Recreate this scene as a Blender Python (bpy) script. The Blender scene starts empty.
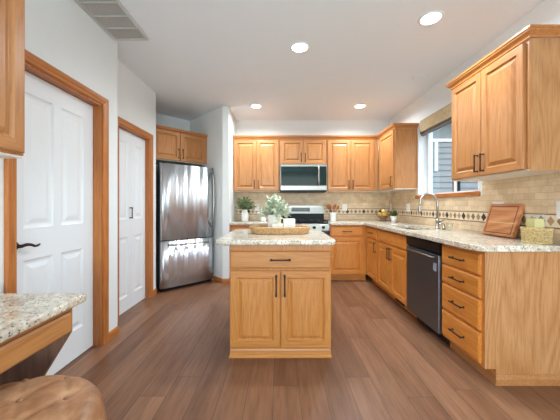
import bpy, bmesh, math, random
from mathutils import Vector, Matrix
random.seed(7)
PI = math.pi
sc = bpy.context.scene
COL = sc.collection

# ------------------------------------------------------------------ camera, world, lights, exposure
cam_d = bpy.data.cameras.new('camera'); cam = bpy.data.objects.new('camera', cam_d); COL.objects.link(cam)
cam.location = (0, 0, 1.2); cam.rotation_euler = (PI/2, 0, 0)
cam_d.sensor_fit = 'HORIZONTAL'; cam_d.sensor_width = 36; cam_d.lens = 18
cam_d.shift_y = -5/560; cam_d.clip_start = 0.02
sc.camera = cam

sc.view_settings.view_transform = 'Standard'; sc.view_settings.look = 'None'
sc.view_settings.gamma = 1; sc.view_settings.use_curve_mapping = False
sc.view_settings.exposure = 0.31

world = bpy.data.worlds.new('world'); sc.world = world; world.use_nodes = True
wn = world.node_tree.nodes; wl = world.node_tree.links
sky = wn.new('ShaderNodeTexSky'); sky.sky_type = 'NISHITA'; sky.sun_disc = False
sky.sun_elevation = math.radians(48); sky.sun_rotation = math.radians(200)
wl.new(sky.outputs[0], wn['Background'].inputs[0]); wn['Background'].inputs[1].default_value = 0.5

def area(name, loc, rot, sx, sy, power, col=(1, 1, 1), parent=None, shape='RECTANGLE', spread=180):
    d = bpy.data.lights.new(name, 'AREA'); d.shape = shape; d.size = sx
    if shape in ('RECTANGLE', 'ELLIPSE'): d.size_y = sy
    d.energy = power; d.color = col; d.spread = math.radians(spread)
    o = bpy.data.objects.new(name, d); COL.objects.link(o); o.location = loc; o.rotation_euler = rot
    if parent: o.parent = parent
    return o
# added fill lamps behind and beside the camera; daylight through the sink window
area('rear_fill', (0.15, -3.3, 1.15), (PI/2+0.55, 0, 0), 3.2, 2.0, 125, (0.70, 0.91, 1.0))  # added lamp at the unseen rear opening, tilted up to brighten the ceiling
area('side_fill', (3.8, -0.6, 1.3), (0, PI/2+0.45, 0), 2.0, 3.0, 76, (0.70, 0.91, 1.0))  # added lamp in the unseen side room, which has no window
area('sink_window_daylight', (3.7, 3.37, 3.75), (0, math.radians(48), 0), 1.6, 2.0, 150, (0.76, 0.90, 1.0))
CAN_POWER = 18
CAN_COL = (0.80, 0.93, 1.0)

# ------------------------------------------------------------------ materials
def lin(c):
    return tuple(((x/255)/12.92 if x/255 <= 0.04045 else ((x/255+0.055)/1.055)**2.4) for x in c) + (1,)

class NT:
    def __init__(s, name):
        s.m = bpy.data.materials.new(name); s.m.use_nodes = True
        s.t = s.m.node_tree; s.n = s.t.nodes; s.l = s.t.links
        s.b = s.n['Principled BSDF']
    def node(s, kind, **kw):
        n = s.n.new(kind)
        for k, v in kw.items(): setattr(n, k, v)
        return n
    def link(s, a, b): s.l.new(a, b)
    def math(s, op, a, b=None, c=None):
        n = s.n.new('ShaderNodeMath'); n.operation = op
        for i, v in enumerate((a, b, c)):
            if v is None: continue
            if isinstance(v, (int, float)): n.inputs[i].default_value = v
            else: s.l.new(v, n.inputs[i])
        return n.outputs[0]
    def mix(s, f, a, b, mode='MIX'):
        n = s.n.new('ShaderNodeMix'); n.data_type = 'RGBA'; n.blend_type = mode
        for i, v in ((0, f), (6, a), (7, b)):
            if isinstance(v, (int, float)): n.inputs[i].default_value = v
            elif isinstance(v, tuple): n.inputs[i].default_value = v
            else: s.l.new(v, n.inputs[i])
        return n.outputs[2]
    def ramp(s, f, stops, interp='LINEAR'):
        n = s.n.new('ShaderNodeValToRGB'); n.color_ramp.interpolation = interp
        e = n.color_ramp.elements
        while len(e) < len(stops): e.new(0.5)
        for k, (p, c) in enumerate(stops): e[k].position = p; e[k].color = c
        s.l.new(f, n.inputs[0]); return n.outputs[0]
    def mapped(s, scale, rnd=True, src='Object', loc=(0, 0, 0)):
        tc = s.n.new('ShaderNodeTexCoord'); v = tc.outputs[src]
        if rnd:
            oi = s.n.new('ShaderNodeObjectInfo'); k = s.n.new('ShaderNodeVectorMath'); k.operation = 'MULTIPLY_ADD'
            k.inputs[0].default_value = (1, 1, 1)
            cx = s.n.new('ShaderNodeCombineXYZ')
            for i, f in enumerate((3.7, 5.3, 7.9)): s.l.new(s.math('MULTIPLY', oi.outputs['Random'], f), cx.inputs[i])
            a = s.n.new('ShaderNodeVectorMath'); a.operation = 'ADD'; s.l.new(v, a.inputs[0]); s.l.new(cx.outputs[0], a.inputs[1]); v = a.outputs[0]
        mp = s.n.new('ShaderNodeMapping'); mp.inputs['Scale'].default_value = scale; mp.inputs['Location'].default_value = loc
        s.l.new(v, mp.inputs[0]); return mp.outputs[0]
    def noise(s, vec, scale, detail=4, rough=0.55, dist=0):
        n = s.n.new('ShaderNodeTexNoise'); n.inputs['Scale'].default_value = scale; n.inputs['Detail'].default_value = detail
        n.inputs['Roughness'].default_value = rough; n.inputs['Distortion'].default_value = dist
        s.l.new(vec, n.inputs['Vector']); return n.outputs['Fac']
    def bump(s, h, strength, dist=0.01):
        n = s.n.new('ShaderNodeBump'); n.inputs['Strength'].default_value = strength; n.inputs['Distance'].default_value = dist
        s.l.new(h, n.inputs['Height']); s.l.new(n.outputs[0], s.b.inputs['Normal'])
    def set(s, col=None, rough=None, metal=None, spec=None, coat=None):
        if col is not None:
            if isinstance(col, tuple): s.b.inputs['Base Color'].default_value = col
            else: s.l.new(col, s.b.inputs['Base Color'])
        if rough is not None: s.b.inputs['Roughness'].default_value = rough
        if metal is not None: s.b.inputs['Metallic'].default_value = metal
        if spec is not None: s.b.inputs['Specular IOR Level'].default_value = spec
        if coat is not None: s.b.inputs['Coat Weight'].default_value = coat; s.b.inputs['Coat Roughness'].default_value = 0.15
        return s.m

def plain(name, rgb, rough=0.5, metal=0, spec=0.5, var=0.04, scale=8):
    t = NT(name); v = t.mapped((1, 1, 1)); f = t.noise(v, scale)
    c = lin(rgb); d = tuple(x*(1-var*2) for x in c[:3]) + (1,)
    return t.set(t.mix(f, d, c), rough, metal, spec)

def wood(name, light, mid, dark, axis='z', rough=0.38, cath=0.45, fine=1.0):
    t = NT(name)
    st = {'z': (1, 1, 0.06), 'x': (0.05, 1, 1), 'y': (1, 0.06, 1)}[axis]
    v = t.mapped(st)
    f1 = t.noise(v, 95*fine, 3, 0.6)                      # fine pores
    f2 = t.noise(v, 26, 4, 0.55, 0.6)                      # broad streaks
    st2 = {'z': (1, 1, 0.16), 'x': (0.16, 1, 1), 'y': (1, 0.16, 1)}[axis]
    v2 = t.mapped(st2)
    f3 = t.noise(v2, 2.6, 1.5, 0.4, 0.3)
    rings = t.math('ABSOLUTE', t.math('SUBTRACT', t.math('MULTIPLY', t.math('FRACT', t.math('MULTIPLY', f3, 26.0)), 2.0), 1.0))
    m1 = t.math('ADD', t.math('MULTIPLY', f2, 0.75), t.math('MULTIPLY', rings, cath*0.5))
    base = t.ramp(m1, [(0.15, lin(dark)), (0.5, lin(mid)), (0.85, lin(light))])
    pore = t.ramp(f1, [(0.36, (0.78, 0.72, 0.66, 1)), (0.52, (1, 1, 1, 1))])
    col = t.mix(0.75, base, pore, 'MULTIPLY')
    oi = t.node('ShaderNodeObjectInfo')
    hsv = t.node('ShaderNodeHueSaturation'); t.link(col, hsv.inputs['Color'])
    t.link(t.math('ADD', 0.94, t.math('MULTIPLY', oi.outputs['Random'], 0.12)), hsv.inputs['Value'])
    t.bump(f1, 0.06, 0.002)
    return t.set(hsv.outputs[0], rough, spec=0.45)

OL, OM, OD = (193, 135, 84), (185, 125, 73), (171, 109, 58)
BL, BM, BD = (222, 148, 72), (212, 134, 58), (194, 112, 42)  # base cabinet oak, shaded look of its fronts put into the richer colour
BASEV = wood('base_oak_vertical_grain', BL, BM, BD, 'z', cath=0.35)
BASEH = wood('base_oak_horizontal_grain', BL, BM, BD, 'x', cath=0.35)
IL, IM, ID = (200, 137, 72), (190, 124, 60), (174, 106, 46)
ISLV = wood('island_oak_vertical_grain', IL, IM, ID, 'z', cath=0.35)
ISLH = wood('island_oak_horizontal_grain', IL, IM, ID, 'x', cath=0.35)
OAKV = wood('oak_vertical_grain', OL, OM, OD, 'z')
OAKH = wood('oak_horizontal_grain', OL, OM, OD, 'x')
OAKP = wood('oak_panel_grain', (194, 141, 92), (182, 127, 78), (162, 104, 58), 'z', cath=0.75, fine=1.3)
TRIMW = wood('fir_trim_vertical', (206, 138, 78), (194, 120, 62), (176, 102, 50), 'z', 0.35, 0.2)
TRIMH = wood('fir_trim_horizontal', (206, 138, 78), (194, 120, 62), (176, 102, 50), 'x', 0.35, 0.2)
TRIMY = wood('fir_trim_lengthwise', (206, 138, 78), (194, 120, 62), (176, 102, 50), 'y', 0.35, 0.2)
CROWNM = wood('oak_crown', (206, 142, 80), (192, 124, 64), (172, 106, 52), 'x', 0.35, 0.1)
DARKWOOD = wood('dark_brown_wood', (156, 116, 92), (132, 94, 74), (106, 74, 58), 'z', 0.5, 0.2)  # dark brown wood for the desk supports and stool feet
BOARD = wood('cutting_board_wood', (204, 142, 92), (188, 120, 72), (156, 92, 52), 'x', 0.4, 0.8)
BOARDL = wood('cutting_board_pale_wood', (236, 200, 150), (226, 184, 130), (210, 164, 110), 'x', 0.4, 0.2)
SPOONW = wood('spoon_wood', (176, 112, 62), (150, 88, 44), (120, 66, 32), 'z', 0.5, 0.3)

WALL = plain('wall_paint', (236, 237, 236), 0.75, spec=0.2, var=0.01)
CEIL = plain('ceiling_paint', (240, 243, 246), 0.85, spec=0.15, var=0.01)
WHITE = plain('white_door_paint', (238, 239, 241), 0.4, spec=0.4, var=0.01)
VINYL = plain('white_vinyl', (240, 242, 244), 0.35, var=0.01)
PLATE = plain('outlet_white', (238, 234, 226), 0.35, var=0.01)
BRONZE = plain('oil_rubbed_bronze', (62, 46, 40), 0.35, 0.7)
BLACK = plain('black_gloss', (14, 14, 15), 0.15, 0, 0.5)
BLACKM = plain('black_matte', (24, 24, 25), 0.55, 0, 0.4)
BODYG = plain('charcoal_enamel', (44, 44, 46), 0.5)
LAMIN = plain('cabinet_underside_laminate', (226, 214, 198), 0.5, var=0.02)
CERAM = plain('white_ceramic', (240, 238, 234), 0.3, var=0.01)
STONEW = plain('white_washed_stone', (240, 237, 230), 0.7, var=0.08, scale=60)
BLOCKW = plain('white_painted_block', (232, 229, 222), 0.7, var=0.03, scale=40)
CHROME = plain('brushed_nickel', (176, 172, 166), 0.3, 1.0)
LEMON = plain('lemon_peel', (250, 206, 96), 0.45, var=0.1, scale=30)
WIRE = plain('bronze_wire', (158, 122, 82), 0.4, 0.7)
CANDLE = plain('yellow_wax', (240, 222, 152), 0.5, var=0.02)
WAXW = plain('warm_wax', (250, 226, 176), 0.5, var=0.02)
LEAFS = plain('sage_leaf', (228, 236, 206), 0.6, var=0.25, scale=25)
LEAFD = plain('olive_leaf', (132, 150, 104), 0.6, var=0.3, scale=25)
LEAFG = plain('herb_leaf', (86, 118, 52), 0.6, var=0.3, scale=30)
STEM = plain('twig_brown', (112, 96, 66), 0.7)
SOIL = plain('soil_dark', (52, 40, 32), 0.9)
GREYMET = plain('vent_paint', (206, 204, 200), 0.5, var=0.01)
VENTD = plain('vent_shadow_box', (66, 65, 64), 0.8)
LABELM = plain('paper_label', (150, 160, 172), 0.5)

def stainless(name, rgb, rough=0.24, wav=0.25, axis='z', aniso=0.0):
    t = NT(name)
    v = t.mapped({'z': (1, 1, 0.012), 'x': (0.012, 1, 1)}[axis]); f = t.noise(v, 240, 2, 0.6)
    v2 = t.mapped({'z': (1, 1, 0.035), 'x': (0.035, 1, 1)}[axis]); f2 = t.noise(v2, 9, 1.5, 0.4)
    c = lin(rgb); d = tuple(x*0.9 for x in c[:3]) + (1,)
    h = t.math('ADD', t.math('MULTIPLY', f, 0.012), t.math('MULTIPLY', f2, wav))
    t.bump(h, 0.35, 0.03)
    if aniso:
        tg = t.node('ShaderNodeTangent'); tg.direction_type = 'RADIAL'; tg.axis = 'Z'
        t.link(tg.outputs[0], t.b.inputs['Tangent']); t.b.inputs['Anisotropic'].default_value = aniso; t.b.inputs['Anisotropic Rotation'].default_value = 0.25
    return t.set(t.mix(f, d, c), rough, 1.0)
STEEL = stainless('stainless_steel', (226, 228, 232), 0.33, 2.2, 'z', 0.9)
STEELX = stainless('stainless_horizontal', (158, 156, 152), 0.34, 0.05, 'x')
STEELD = stainless('dark_stainless', (120, 128, 140), 0.4, 0.15)
STEELD2 = stainless('dark_stainless_panel', (74, 76, 82), 0.32, 0.05, 'x')

def granite():
    t = NT('granite'); v = t.mapped((1, 1, 1), rnd=False, src='Object')
    n1 = t.noise(v, 11, 5, 0.65, 0.4); n2 = t.noise(v, 42, 4, 0.7); n3 = t.noise(v, 4, 3, 0.6, 0.5)
    base = t.ramp(n2, [(0.30, lin((170, 154, 134))), (0.48, lin((214, 201, 182))), (0.66, lin((240, 231, 216)))])
    patch = t.ramp(n1, [(0.50, (0, 0, 0, 1)), (0.64, (1, 1, 1, 1))])
    base = t.mix(t.math('MULTIPLY', patch, 0.55), base, lin((178, 146, 112)))
    gp = t.ramp(n3, [(0.50, (0, 0, 0, 1)), (0.66, (1, 1, 1, 1))])
    base = t.mix(t.math('MULTIPLY', gp, 0.35), base, lin((150, 148, 146)))
    vo = t.node('ShaderNodeTexVoronoi'); vo.inputs['Scale'].default_value = 105; t.link(v, vo.inputs['Vector'])
    sp = t.node('ShaderNodeSeparateColor'); t.link(vo.outputs['Color'], sp.inputs[0])
    dk = t.math('MULTIPLY', t.math('GREATER_THAN', sp.outputs[0], 0.86), t.math('LESS_THAN', vo.outputs['Distance'], 0.42))
    base = t.mix(t.math('MULTIPLY', dk, 0.85), base, lin((58, 50, 46)))
    br = t.math('MULTIPLY', t.math('GREATER_THAN', sp.outputs[1], 0.84), t.math('LESS_THAN', vo.outputs['Distance'], 0.5))
    base = t.mix(t.math('MULTIPLY', br, 0.6), base, lin((140, 104, 78)))
    return t.set(base, 0.16, spec=0.5)
GRANITE = granite()

def floor_mat():
    t = NT('hardwood_planks')
    tc = t.node('ShaderNodeTexCoord'); s = t.node('ShaderNodeSeparateXYZ'); t.link(tc.outputs['Object'], s.inputs[0])
    cx = t.node('ShaderNodeCombineXYZ'); row = t.math('FLOOR', t.math('DIVIDE', t.math('ADD', s.outputs[0], 10.123), 0.168)); sh = t.math('FRACT', t.math('MULTIPLY', t.math('SINE', t.math('MULTIPLY', row, 12.9898)), 43.758))
    t.link(t.math('ADD', s.outputs[1], t.math('MULTIPLY', sh, 1.55)), cx.inputs[0]); t.link(t.math('ADD', s.outputs[0], 10.123), cx.inputs[1])
    br = t.node('ShaderNodeTexBrick'); t.link(cx.outputs[0], br.inputs['Vector'])
    br.inputs['Scale'].default_value = 1; br.inputs['Brick Width'].default_value = 1.55; br.inputs['Row Height'].default_value = 0.168
    br.inputs['Mortar Size'].default_value = 0.0016; br.inputs['Mortar Smooth'].default_value = 0.2; br.inputs['Bias'].default_value = 0.0
    br.offset = 0.0; br.offset_frequency = 2; br.squash = 1
    br.inputs['Color1'].default_value = (0, 0, 0, 1); br.inputs['Color2'].default_value = (1, 1, 1, 1); br.inputs['Mortar'].default_value = (0.5, 0.5, 0.5, 1)
    rnd = br.outputs['Color']
    sep = t.node('ShaderNodeSeparateColor'); t.link(rnd, sep.inputs[0]); r = sep.outputs[0]
    v3 = t.node('ShaderNodeCombineXYZ')
    t.link(t.math('ADD', s.outputs[0], t.math('MULTIPLY', r, 7.3)), v3.inputs[0])
    t.link(t.math('ADD', t.math('MULTIPLY', s.outputs[1], 0.07), t.math('MULTIPLY', r, 3.1)), v3.inputs[1]); t.link(r, v3.inputs[2])
    g1 = t.noise(v3.outputs[0], 70, 4, 0.6); g2 = t.noise(v3.outputs[0], 12, 4, 0.55, 0.8)
    tone = t.ramp(r, [(0.0, lin((124, 84, 61))), (0.5, lin((139, 97, 71))), (1.0, lin((153, 110, 82)))])
    gr = t.ramp(g2, [(0.3, (0.74, 0.71, 0.68, 1)), (0.62, (1.06, 1.06, 1.06, 1))])
    c = t.mix(1.0, tone, gr, 'MULTIPLY')
    fr = t.ramp(g1, [(0.36, (0.72, 0.69, 0.67, 1)), (0.56, (1, 1, 1, 1))])
    c = t.mix(0.7, c, fr, 'MULTIPLY')
    c = t.mix(br.outputs['Fac'], c, lin((62, 46, 40)))
    t.bump(t.math('SUBTRACT', t.math('MULTIPLY', g1, 0.25), br.outputs['Fac']), 0.15, 0.003)
    return t.set(c, 0.36, spec=0.4)
FLOORM = floor_mat()

def tile_mat(name, ax):
    t = NT(name)
    tc = t.node('ShaderNodeTexCoord'); s = t.node('ShaderNodeSeparateXYZ'); t.link(tc.outputs['Object'], s.inputs[0])
    cx = t.node('ShaderNodeCombineXYZ'); t.link(s.outputs[ax], cx.inputs[0]); t.link(t.math('ADD', s.outputs[2], 0.008), cx.inputs[1])
    br = t.node('ShaderNodeTexBrick'); t.link(cx.outputs[0], br.inputs['Vector'])
    br.inputs['Scale'].default_value = 1; br.inputs['Brick Width'].default_value = 0.102; br.inputs['Row Height'].default_value = 0.050
    br.inputs['Mortar Size'].default_value = 0.0018; br.inputs['Mortar Smooth'].default_value = 0.3
    br.inputs['Color1'].default_value = lin((216, 188, 152)); br.inputs['Color2'].default_value = lin((234, 208, 174)); br.inputs['Mortar'].default_value = lin((198, 172, 140))
    v = t.mapped((1, 1, 1), rnd=False)
    n = t.noise(v, 9, 5, 0.6, 0.4)
    tint = t.ramp(n, [(0.32, (0.82, 0.76, 0.69, 1)), (0.6, (1, 1, 1, 1))])
    t.bump(br.outputs['Fac'], -0.3, 0.002)
    return t.set(t.mix(0.8, br.outputs['Color'], tint, 'MULTIPLY'), 0.4)
TILEX = tile_mat('travertine_tile_back', 0); TILEY = tile_mat('travertine_tile_side', 1)
BZ0, BZ1 = 1.032, 1.136
def border_mat(name, ax):
    t = NT(name)
    tc = t.node('ShaderNodeTexCoord'); s = t.node('ShaderNodeSeparateXYZ'); t.link(tc.outputs['Object'], s.inputs[0])
    P = 0.0735
    u = t.math('DIVIDE', t.math('ADD', s.outputs[ax], 20.0), P)
    fu = t.math('ABSOLUTE', t.math('SUBTRACT', t.math('FRACT', u), 0.5))
    idx = t.math('FLOOR', u)
    k = t.math('MODULO', idx, 4.0)
    dark = t.math('LESS_THAN', k, 0.5)
    mid = t.math('LESS_THAN', t.math('ABSOLUTE', t.math('SUBTRACT', k, 2.0)), 0.5)
    vz = t.math('ABSOLUTE', t.math('DIVIDE', t.math('SUBTRACT', s.outputs[2], (BZ0+BZ1)/2), (BZ1-BZ0)/2))
    d = t.math('ADD', t.math('DIVIDE', fu, t.math('ADD', 0.40, t.math('MULTIPLY', dark, 0.06))), t.math('DIVIDE', vz, t.math('ADD', 0.70, t.math('MULTIPLY', dark, 0.06))))
    dia = t.math('LESS_THAN', d, 1.0)
    v = t.mapped((1, 1, 1), rnd=False); n = t.noise(v, 40, 3)
    base = t.mix(n, lin((214, 192, 160)), lin((236, 220, 194)))
    dc = t.mix(dark, t.mix(mid, lin((176, 138, 100)), lin((150, 108, 76))), lin((70, 46, 36)))
    c = t.mix(dia, base, dc)
    edge = t.math('GREATER_THAN', vz, 0.83)
    c = t.mix(edge, c, t.mix(n, lin((120, 82, 56)), lin((150, 108, 76))))
    return t.set(c, 0.35)
BORDX = border_mat('mosaic_border_back', 0); BORDY = border_mat('mosaic_border_side', 1)

def glass(name, tint=(1, 1, 1, 1), refl=0.12):
    t = NT(name); n = t.n; n.remove(t.b)
    tr = n.new('ShaderNodeBsdfTransparent'); tr.inputs[0].default_value = tint
    gl = n.new('ShaderNodeBsdfGlossy'); gl.inputs['Roughness'].default_value = 0.02
    lw = n.new('ShaderNodeLayerWeight'); lw.inputs[0].default_value = 0.5
    mx = n.new('ShaderNodeMixShader'); t.link(t.math('ADD', 0.03+refl*0.05, t.math('MULTIPLY', t.math('POWER', lw.outputs['Facing'], 4.0), 0.5)), mx.inputs[0])
    t.link(tr.outputs[0], mx.inputs[1]); t.link(gl.outputs[0], mx.inputs[2]); t.link(mx.outputs[0], n['Material Output'].inputs[0])
    return t.m
GLASS = glass('clear_glass', (0.97, 0.985, 0.98, 1)); GLASSC = glass('glassware', (0.97, 0.98, 0.97, 1), 0.8)
MWGLASS = plain('microwave_tinted_glass', (22, 40, 38), 0.07, 0, 0.22)

def emis(name, col, s):
    t = NT(name); t.b.inputs['Base Color'].default_value = (0.9, 0.9, 0.9, 1)
    t.b.inputs['Emission Color'].default_value = col; t.b.inputs['Emission Strength'].default_value = s; return t.m
LENS = emis('lit_lens', (1, 0.96, 0.9, 1), 7)
DISPLAY = plain('display_black', (22, 24, 28), 0.2)

def leather():
    t = NT('tan_leather'); v = t.mapped((1, 1, 1), rnd=False)
    n1 = t.noise(v, 6, 5, 0.65, 0.5); n2 = t.noise(v, 160, 3)
    c = t.ramp(n1, [(0.3, lin((128, 84, 56))), (0.5, lin((170, 120, 84))), (0.7, lin((202, 154, 116)))])
    t.bump(n2, 0.12, 0.002); return t.set(c, 0.42, spec=0.4)
LEATHER = leather()
def wicker(name, a, b):
    t = NT(name); v = t.mapped((1, 1, 1)); n = t.noise(v, 70, 3); return t.set(t.ramp(n, [(0.35, lin(a)), (0.65, lin(b))]), 0.65)
WICK = wicker('seagrass_weave', (178, 130, 82), (226, 184, 130)); RATT = wicker('pale_rattan', (186, 150, 96), (232, 206, 150))
def bamboo():
    t = NT('woven_wood_shade'); v = t.mapped((0.4, 0.4, 6), rnd=False); n = t.noise(v, 45, 3)
    return t.set(t.ramp(n, [(0.35, lin((158, 130, 90))), (0.65, lin((206, 180, 138)))]), 0.8)
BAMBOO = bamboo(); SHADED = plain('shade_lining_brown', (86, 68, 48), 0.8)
SIDING = plain('blue_grey_siding', (140, 146, 143), 0.7, var=0.02, scale=3)

# ------------------------------------------------------------------ mesh helpers
def B(): return bmesh.new()
def box(bm, x0, x1, y0, y1, z0, z1, mi=0):
    v = [bm.verts.new(p) for p in ((x0,y0,z0),(x1,y0,z0),(x1,y1,z0),(x0,y1,z0),(x0,y0,z1),(x1,y0,z1),(x1,y1,z1),(x0,y1,z1))]
    for f in ((0,3,2,1),(4,5,6,7),(0,1,5,4),(1,2,6,5),(2,3,7,6),(3,0,4,7)):
        bm.faces.new([v[i] for i in f]).material_index = mi
    return v
def bevel(bm, w, seg=2):
    bmesh.ops.bevel(bm, geom=list(bm.edges), offset=w, segments=seg, affect='EDGES', profile=0.5, clamp_overlap=True)
def bbox(x0, x1, y0, y1, z0, z1, w=0.002, seg=1):
    bm = B(); box(bm, x0, x1, y0, y1, z0, z1); bevel(bm, w, seg); return bm
def prism(bm, pts, z0, z1, mi=0):
    a = [bm.verts.new((x, y, z0)) for x, y in pts]; b = [bm.verts.new((x, y, z1)) for x, y in pts]; n = len(pts)
    bm.faces.new(a[::-1]).material_index = mi; bm.faces.new(b).material_index = mi
    for i in range(n): bm.faces.new((a[i], a[(i+1) % n], b[(i+1) % n], b[i])).material_index = mi
def tube(bm, pts, r, n=8, cap=True, mi=0, closed=False):
    pts = [Vector(p) for p in pts]; rings = []; N = len(pts)
    rad = r if isinstance(r, (list, tuple)) else [r]*N
    up = None
    for i, p in enumerate(pts):
        a = pts[(i-1) % N] if (closed or i > 0) else p; c = pts[(i+1) % N] if (closed or i < N-1) else p
        d = (c-a).normalized()
        if up is None:
            up = Vector((0, 0, 1)) if abs(d.z) < 0.9 else Vector((1, 0, 0))
        u = (up - d*up.dot(d)); u = u.normalized() if u.length > 1e-6 else d.orthogonal().normalized()
        up = u; w = d.cross(u)
        rings.append([bm.verts.new(p + (u*math.cos(2*PI*k/n) + w*math.sin(2*PI*k/n))*rad[i]) for k in range(n)])
    for i in range(N if closed else N-1):
        A, Bq = rings[i], rings[(i+1) % N]
        for k in range(n):
            f = bm.faces.new((A[k], A[(k+1) % n], Bq[(k+1) % n], Bq[k])); f.material_index = mi; f.smooth = True
    if cap and not closed:
        bm.faces.new(rings[0][::-1]).material_index = mi; bm.faces.new(rings[-1]).material_index = mi
def lathe(bm, prof, n=24, c=(0, 0, 0), sx=1, sy=1, mi=0, rib=0, ribn=0):
    rings = []
    for r, z in prof:
        if r < 1e-5: rings.append([bm.verts.new((c[0], c[1], c[2]+z))])
        else:
            ring = []
            for k in range(n):
                t = 2*PI*k/n; rr = r*(1+rib*math.cos(ribn*t)) if rib else r
                ring.append(bm.verts.new((c[0]+rr*sx*math.cos(t), c[1]+rr*sy*math.sin(t), c[2]+z)))
            rings.append(ring)
    for a, b in zip(rings, rings[1:]):
        if len(a) == 1 and len(b) == 1: continue
        for k in range(n):
            k2 = (k+1) % n
            if len(a) == 1: f = bm.faces.new((a[0], b[k2], b[k]))
            elif len(b) == 1: f = bm.faces.new((a[k], a[k2], b[0]))
            else: f = bm.faces.new((a[k], a[k2], b[k2], b[k]))
            f.material_index = mi; f.smooth = True
def sweep(bm, path, prof, mi=0):
    """prof (out, z) along an open 2-D path; out is to the right of travel"""
    P = [Vector(p) for p in path]; N = len(P); rings = []
    for i in range(N):
        ds = []
        if i > 0: ds.append((P[i]-P[i-1]).normalized())
        if i < N-1: ds.append((P[i+1]-P[i]).normalized())
        ns = [Vector((d.y, -d.x)) for d in ds]
        m = ns[0] if len(ns) == 1 else (ns[0]+ns[1]) / (1+ns[0].dot(ns[1]))
        rings.append([bm.verts.new((P[i].x+m.x*o, P[i].y+m.y*o, z)) for o, z in prof])
    n = len(prof)
    for a, b in zip(rings, rings[1:]):
        for k in range(n): bm.faces.new((a[k], b[k], b[(k+1) % n], a[(k+1) % n])).material_index = mi
    bm.faces.new(rings[0]); bm.faces.new(rings[-1][::-1])
def obj(name, bm, mats, parent=None, loc=(0, 0, 0), rot=None):
    bmesh.ops.recalc_face_normals(bm, faces=list(bm.faces))
    me = bpy.data.meshes.new(name); bm.to_mesh(me); bm.free()
    for m in (mats if isinstance(mats, (list, tuple)) else [mats]): me.materials.append(m)
    o = bpy.data.objects.new(name, me); COL.objects.link(o); o.location = loc
    if rot: o.rotation_euler = rot
    if parent: o.parent = parent
    return o
def tag(o, label, cat, group=None):
    o['label'] = label; o['category'] = cat
    if group: o['group'] = group
    return o
def thing(name, label, cat, loc=(0, 0, 0), rz=0, group=None):
    o = bpy.data.objects.new(name, None); COL.objects.link(o); o.location = loc; o.rotation_euler = (0, 0, rz)
    o.empty_display_size = 0.1
    return tag(o, label, cat, group)
def struct(name, bm, m, parent=None):
    o = obj(name, bm, m, parent)
    if not parent: o['kind'] = 'structure'
    return o
def struct_empty(name, loc, rz=0):
    o = bpy.data.objects.new(name, None); COL.objects.link(o); o.location = loc; o.rotation_euler = (0, 0, rz); o['kind'] = 'structure'; return o
def smooth(o, ang=35):
    for p in o.data.polygons: p.use_smooth = True
    try: o.data.set_sharp_from_angle(angle=math.radians(ang))
    except Exception: pass
    return o

# nested-ring rectangle in the local XZ plane, facing -Y; rings: (inset, y)
def rect_rings(bm, x0, x1, z0, z1, rings, back, rail_mi=1, rail_ring=None):
    R = []
    for ins, y in rings:
        R.append([bm.verts.new(p) for p in ((x0+ins, y, z0+ins), (x1-ins, y, z0+ins), (x1-ins, y, z1-ins), (x0+ins, y, z1-ins))])
    if back is not None:
        bm.faces.new(R[0][::-1])
    for j, (a, b) in enumerate(zip(R, R[1:])):
        for k in range(4):
            f = bm.faces.new((a[k], a[(k+1) % 4], b[(k+1) % 4], b[k]))
            if rail_ring is not None and j in rail_ring and k in (0, 2): f.material_index = rail_mi
    bm.faces.new(R[-1])
T = 0.02
def door_bm(x0, x1, z0, z1, st=0.058):
    bm = B()
    rect_rings(bm, x0, x1, z0, z1, [(0, 0), (0, -T+0.006), (0.003, -T+0.001), (0.006, -T), (st-0.006, -T), (st, -T+0.008), (st+0.006, -T+0.012), (st+0.012, -T+0.012), (st+0.034, -T+0.002), (st+0.036, -T+0.001)], 0, 1, (2, 3, 4))
    return bm
def drawer_bm(x0, x1, z0, z1):
    bm = B()
    rect_rings(bm, x0, x1, z0, z1, [(0, 0), (0, -T+0.008), (0.006, -T+0.003), (0.010, -T)], 0)
    return bm
def handle_bm(x, z, L, vert, yf=-T):
    bm = B(); h = L/2; y1 = yf-0.028
    P = (lambda a: (x, y1, z+a)) if vert else (lambda a: (x+a, y1, z))
    tube(bm, [P(-h), P(-h+0.006), P(-h*0.6), P(0), P(h*0.6), P(h-0.006), P(h)], [0.0066, 0.0070, 0.0056, 0.0052, 0.0056, 0.0070, 0.0066], 8)
    for s in (-1, 1):
        a = s*(h-0.008)
        p = Vector(P(a)); q = Vector((p.x, yf+0.0005, p.z))
        tube(bm, [q, (q.x, yf-0.004, q.z), (q.x, yf-0.006, q.z), p], [0.0085, 0.0085, 0.005, 0.005], 8)
    return bm
HL = 0.145
def add_door(root, x0, x1, z0, z1, hs=None, hz=None, st=0.058, L=HL, mats=None):
    d = obj('door', door_bm(x0, x1, z0, z1, st), mats or ([OAKV, OAKH] if z0 > 1.2 else [BASEV, BASEH]), root)
    if hs is not None:
        hx = x0+0.030 if hs == 'l' else x1-0.030
        obj('handle', handle_bm(hx, hz, L, True), BRONZE, d)
    return d
def add_drawer(root, x0, x1, z0, z1, handle=True, L=HL, mat=None):
    d = obj('drawer', drawer_bm(x0, x1, z0, z1), mat or BASEH, root)
    if handle: obj('handle', handle_bm((x0+x1)/2, (z0+z1)/2, L, False), BRONZE, d)
    return d
CROWN = [(0, 0), (0.012, 0), (0.014, 0.012), (0.022, 0.022), (0.034, 0.034), (0.036, 0.046), (0.042, 0.048), (0.042, 0.062), (0, 0.062)]
def crown_prof(z): return [(o, z+h) for o, h in CROWN]

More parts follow.
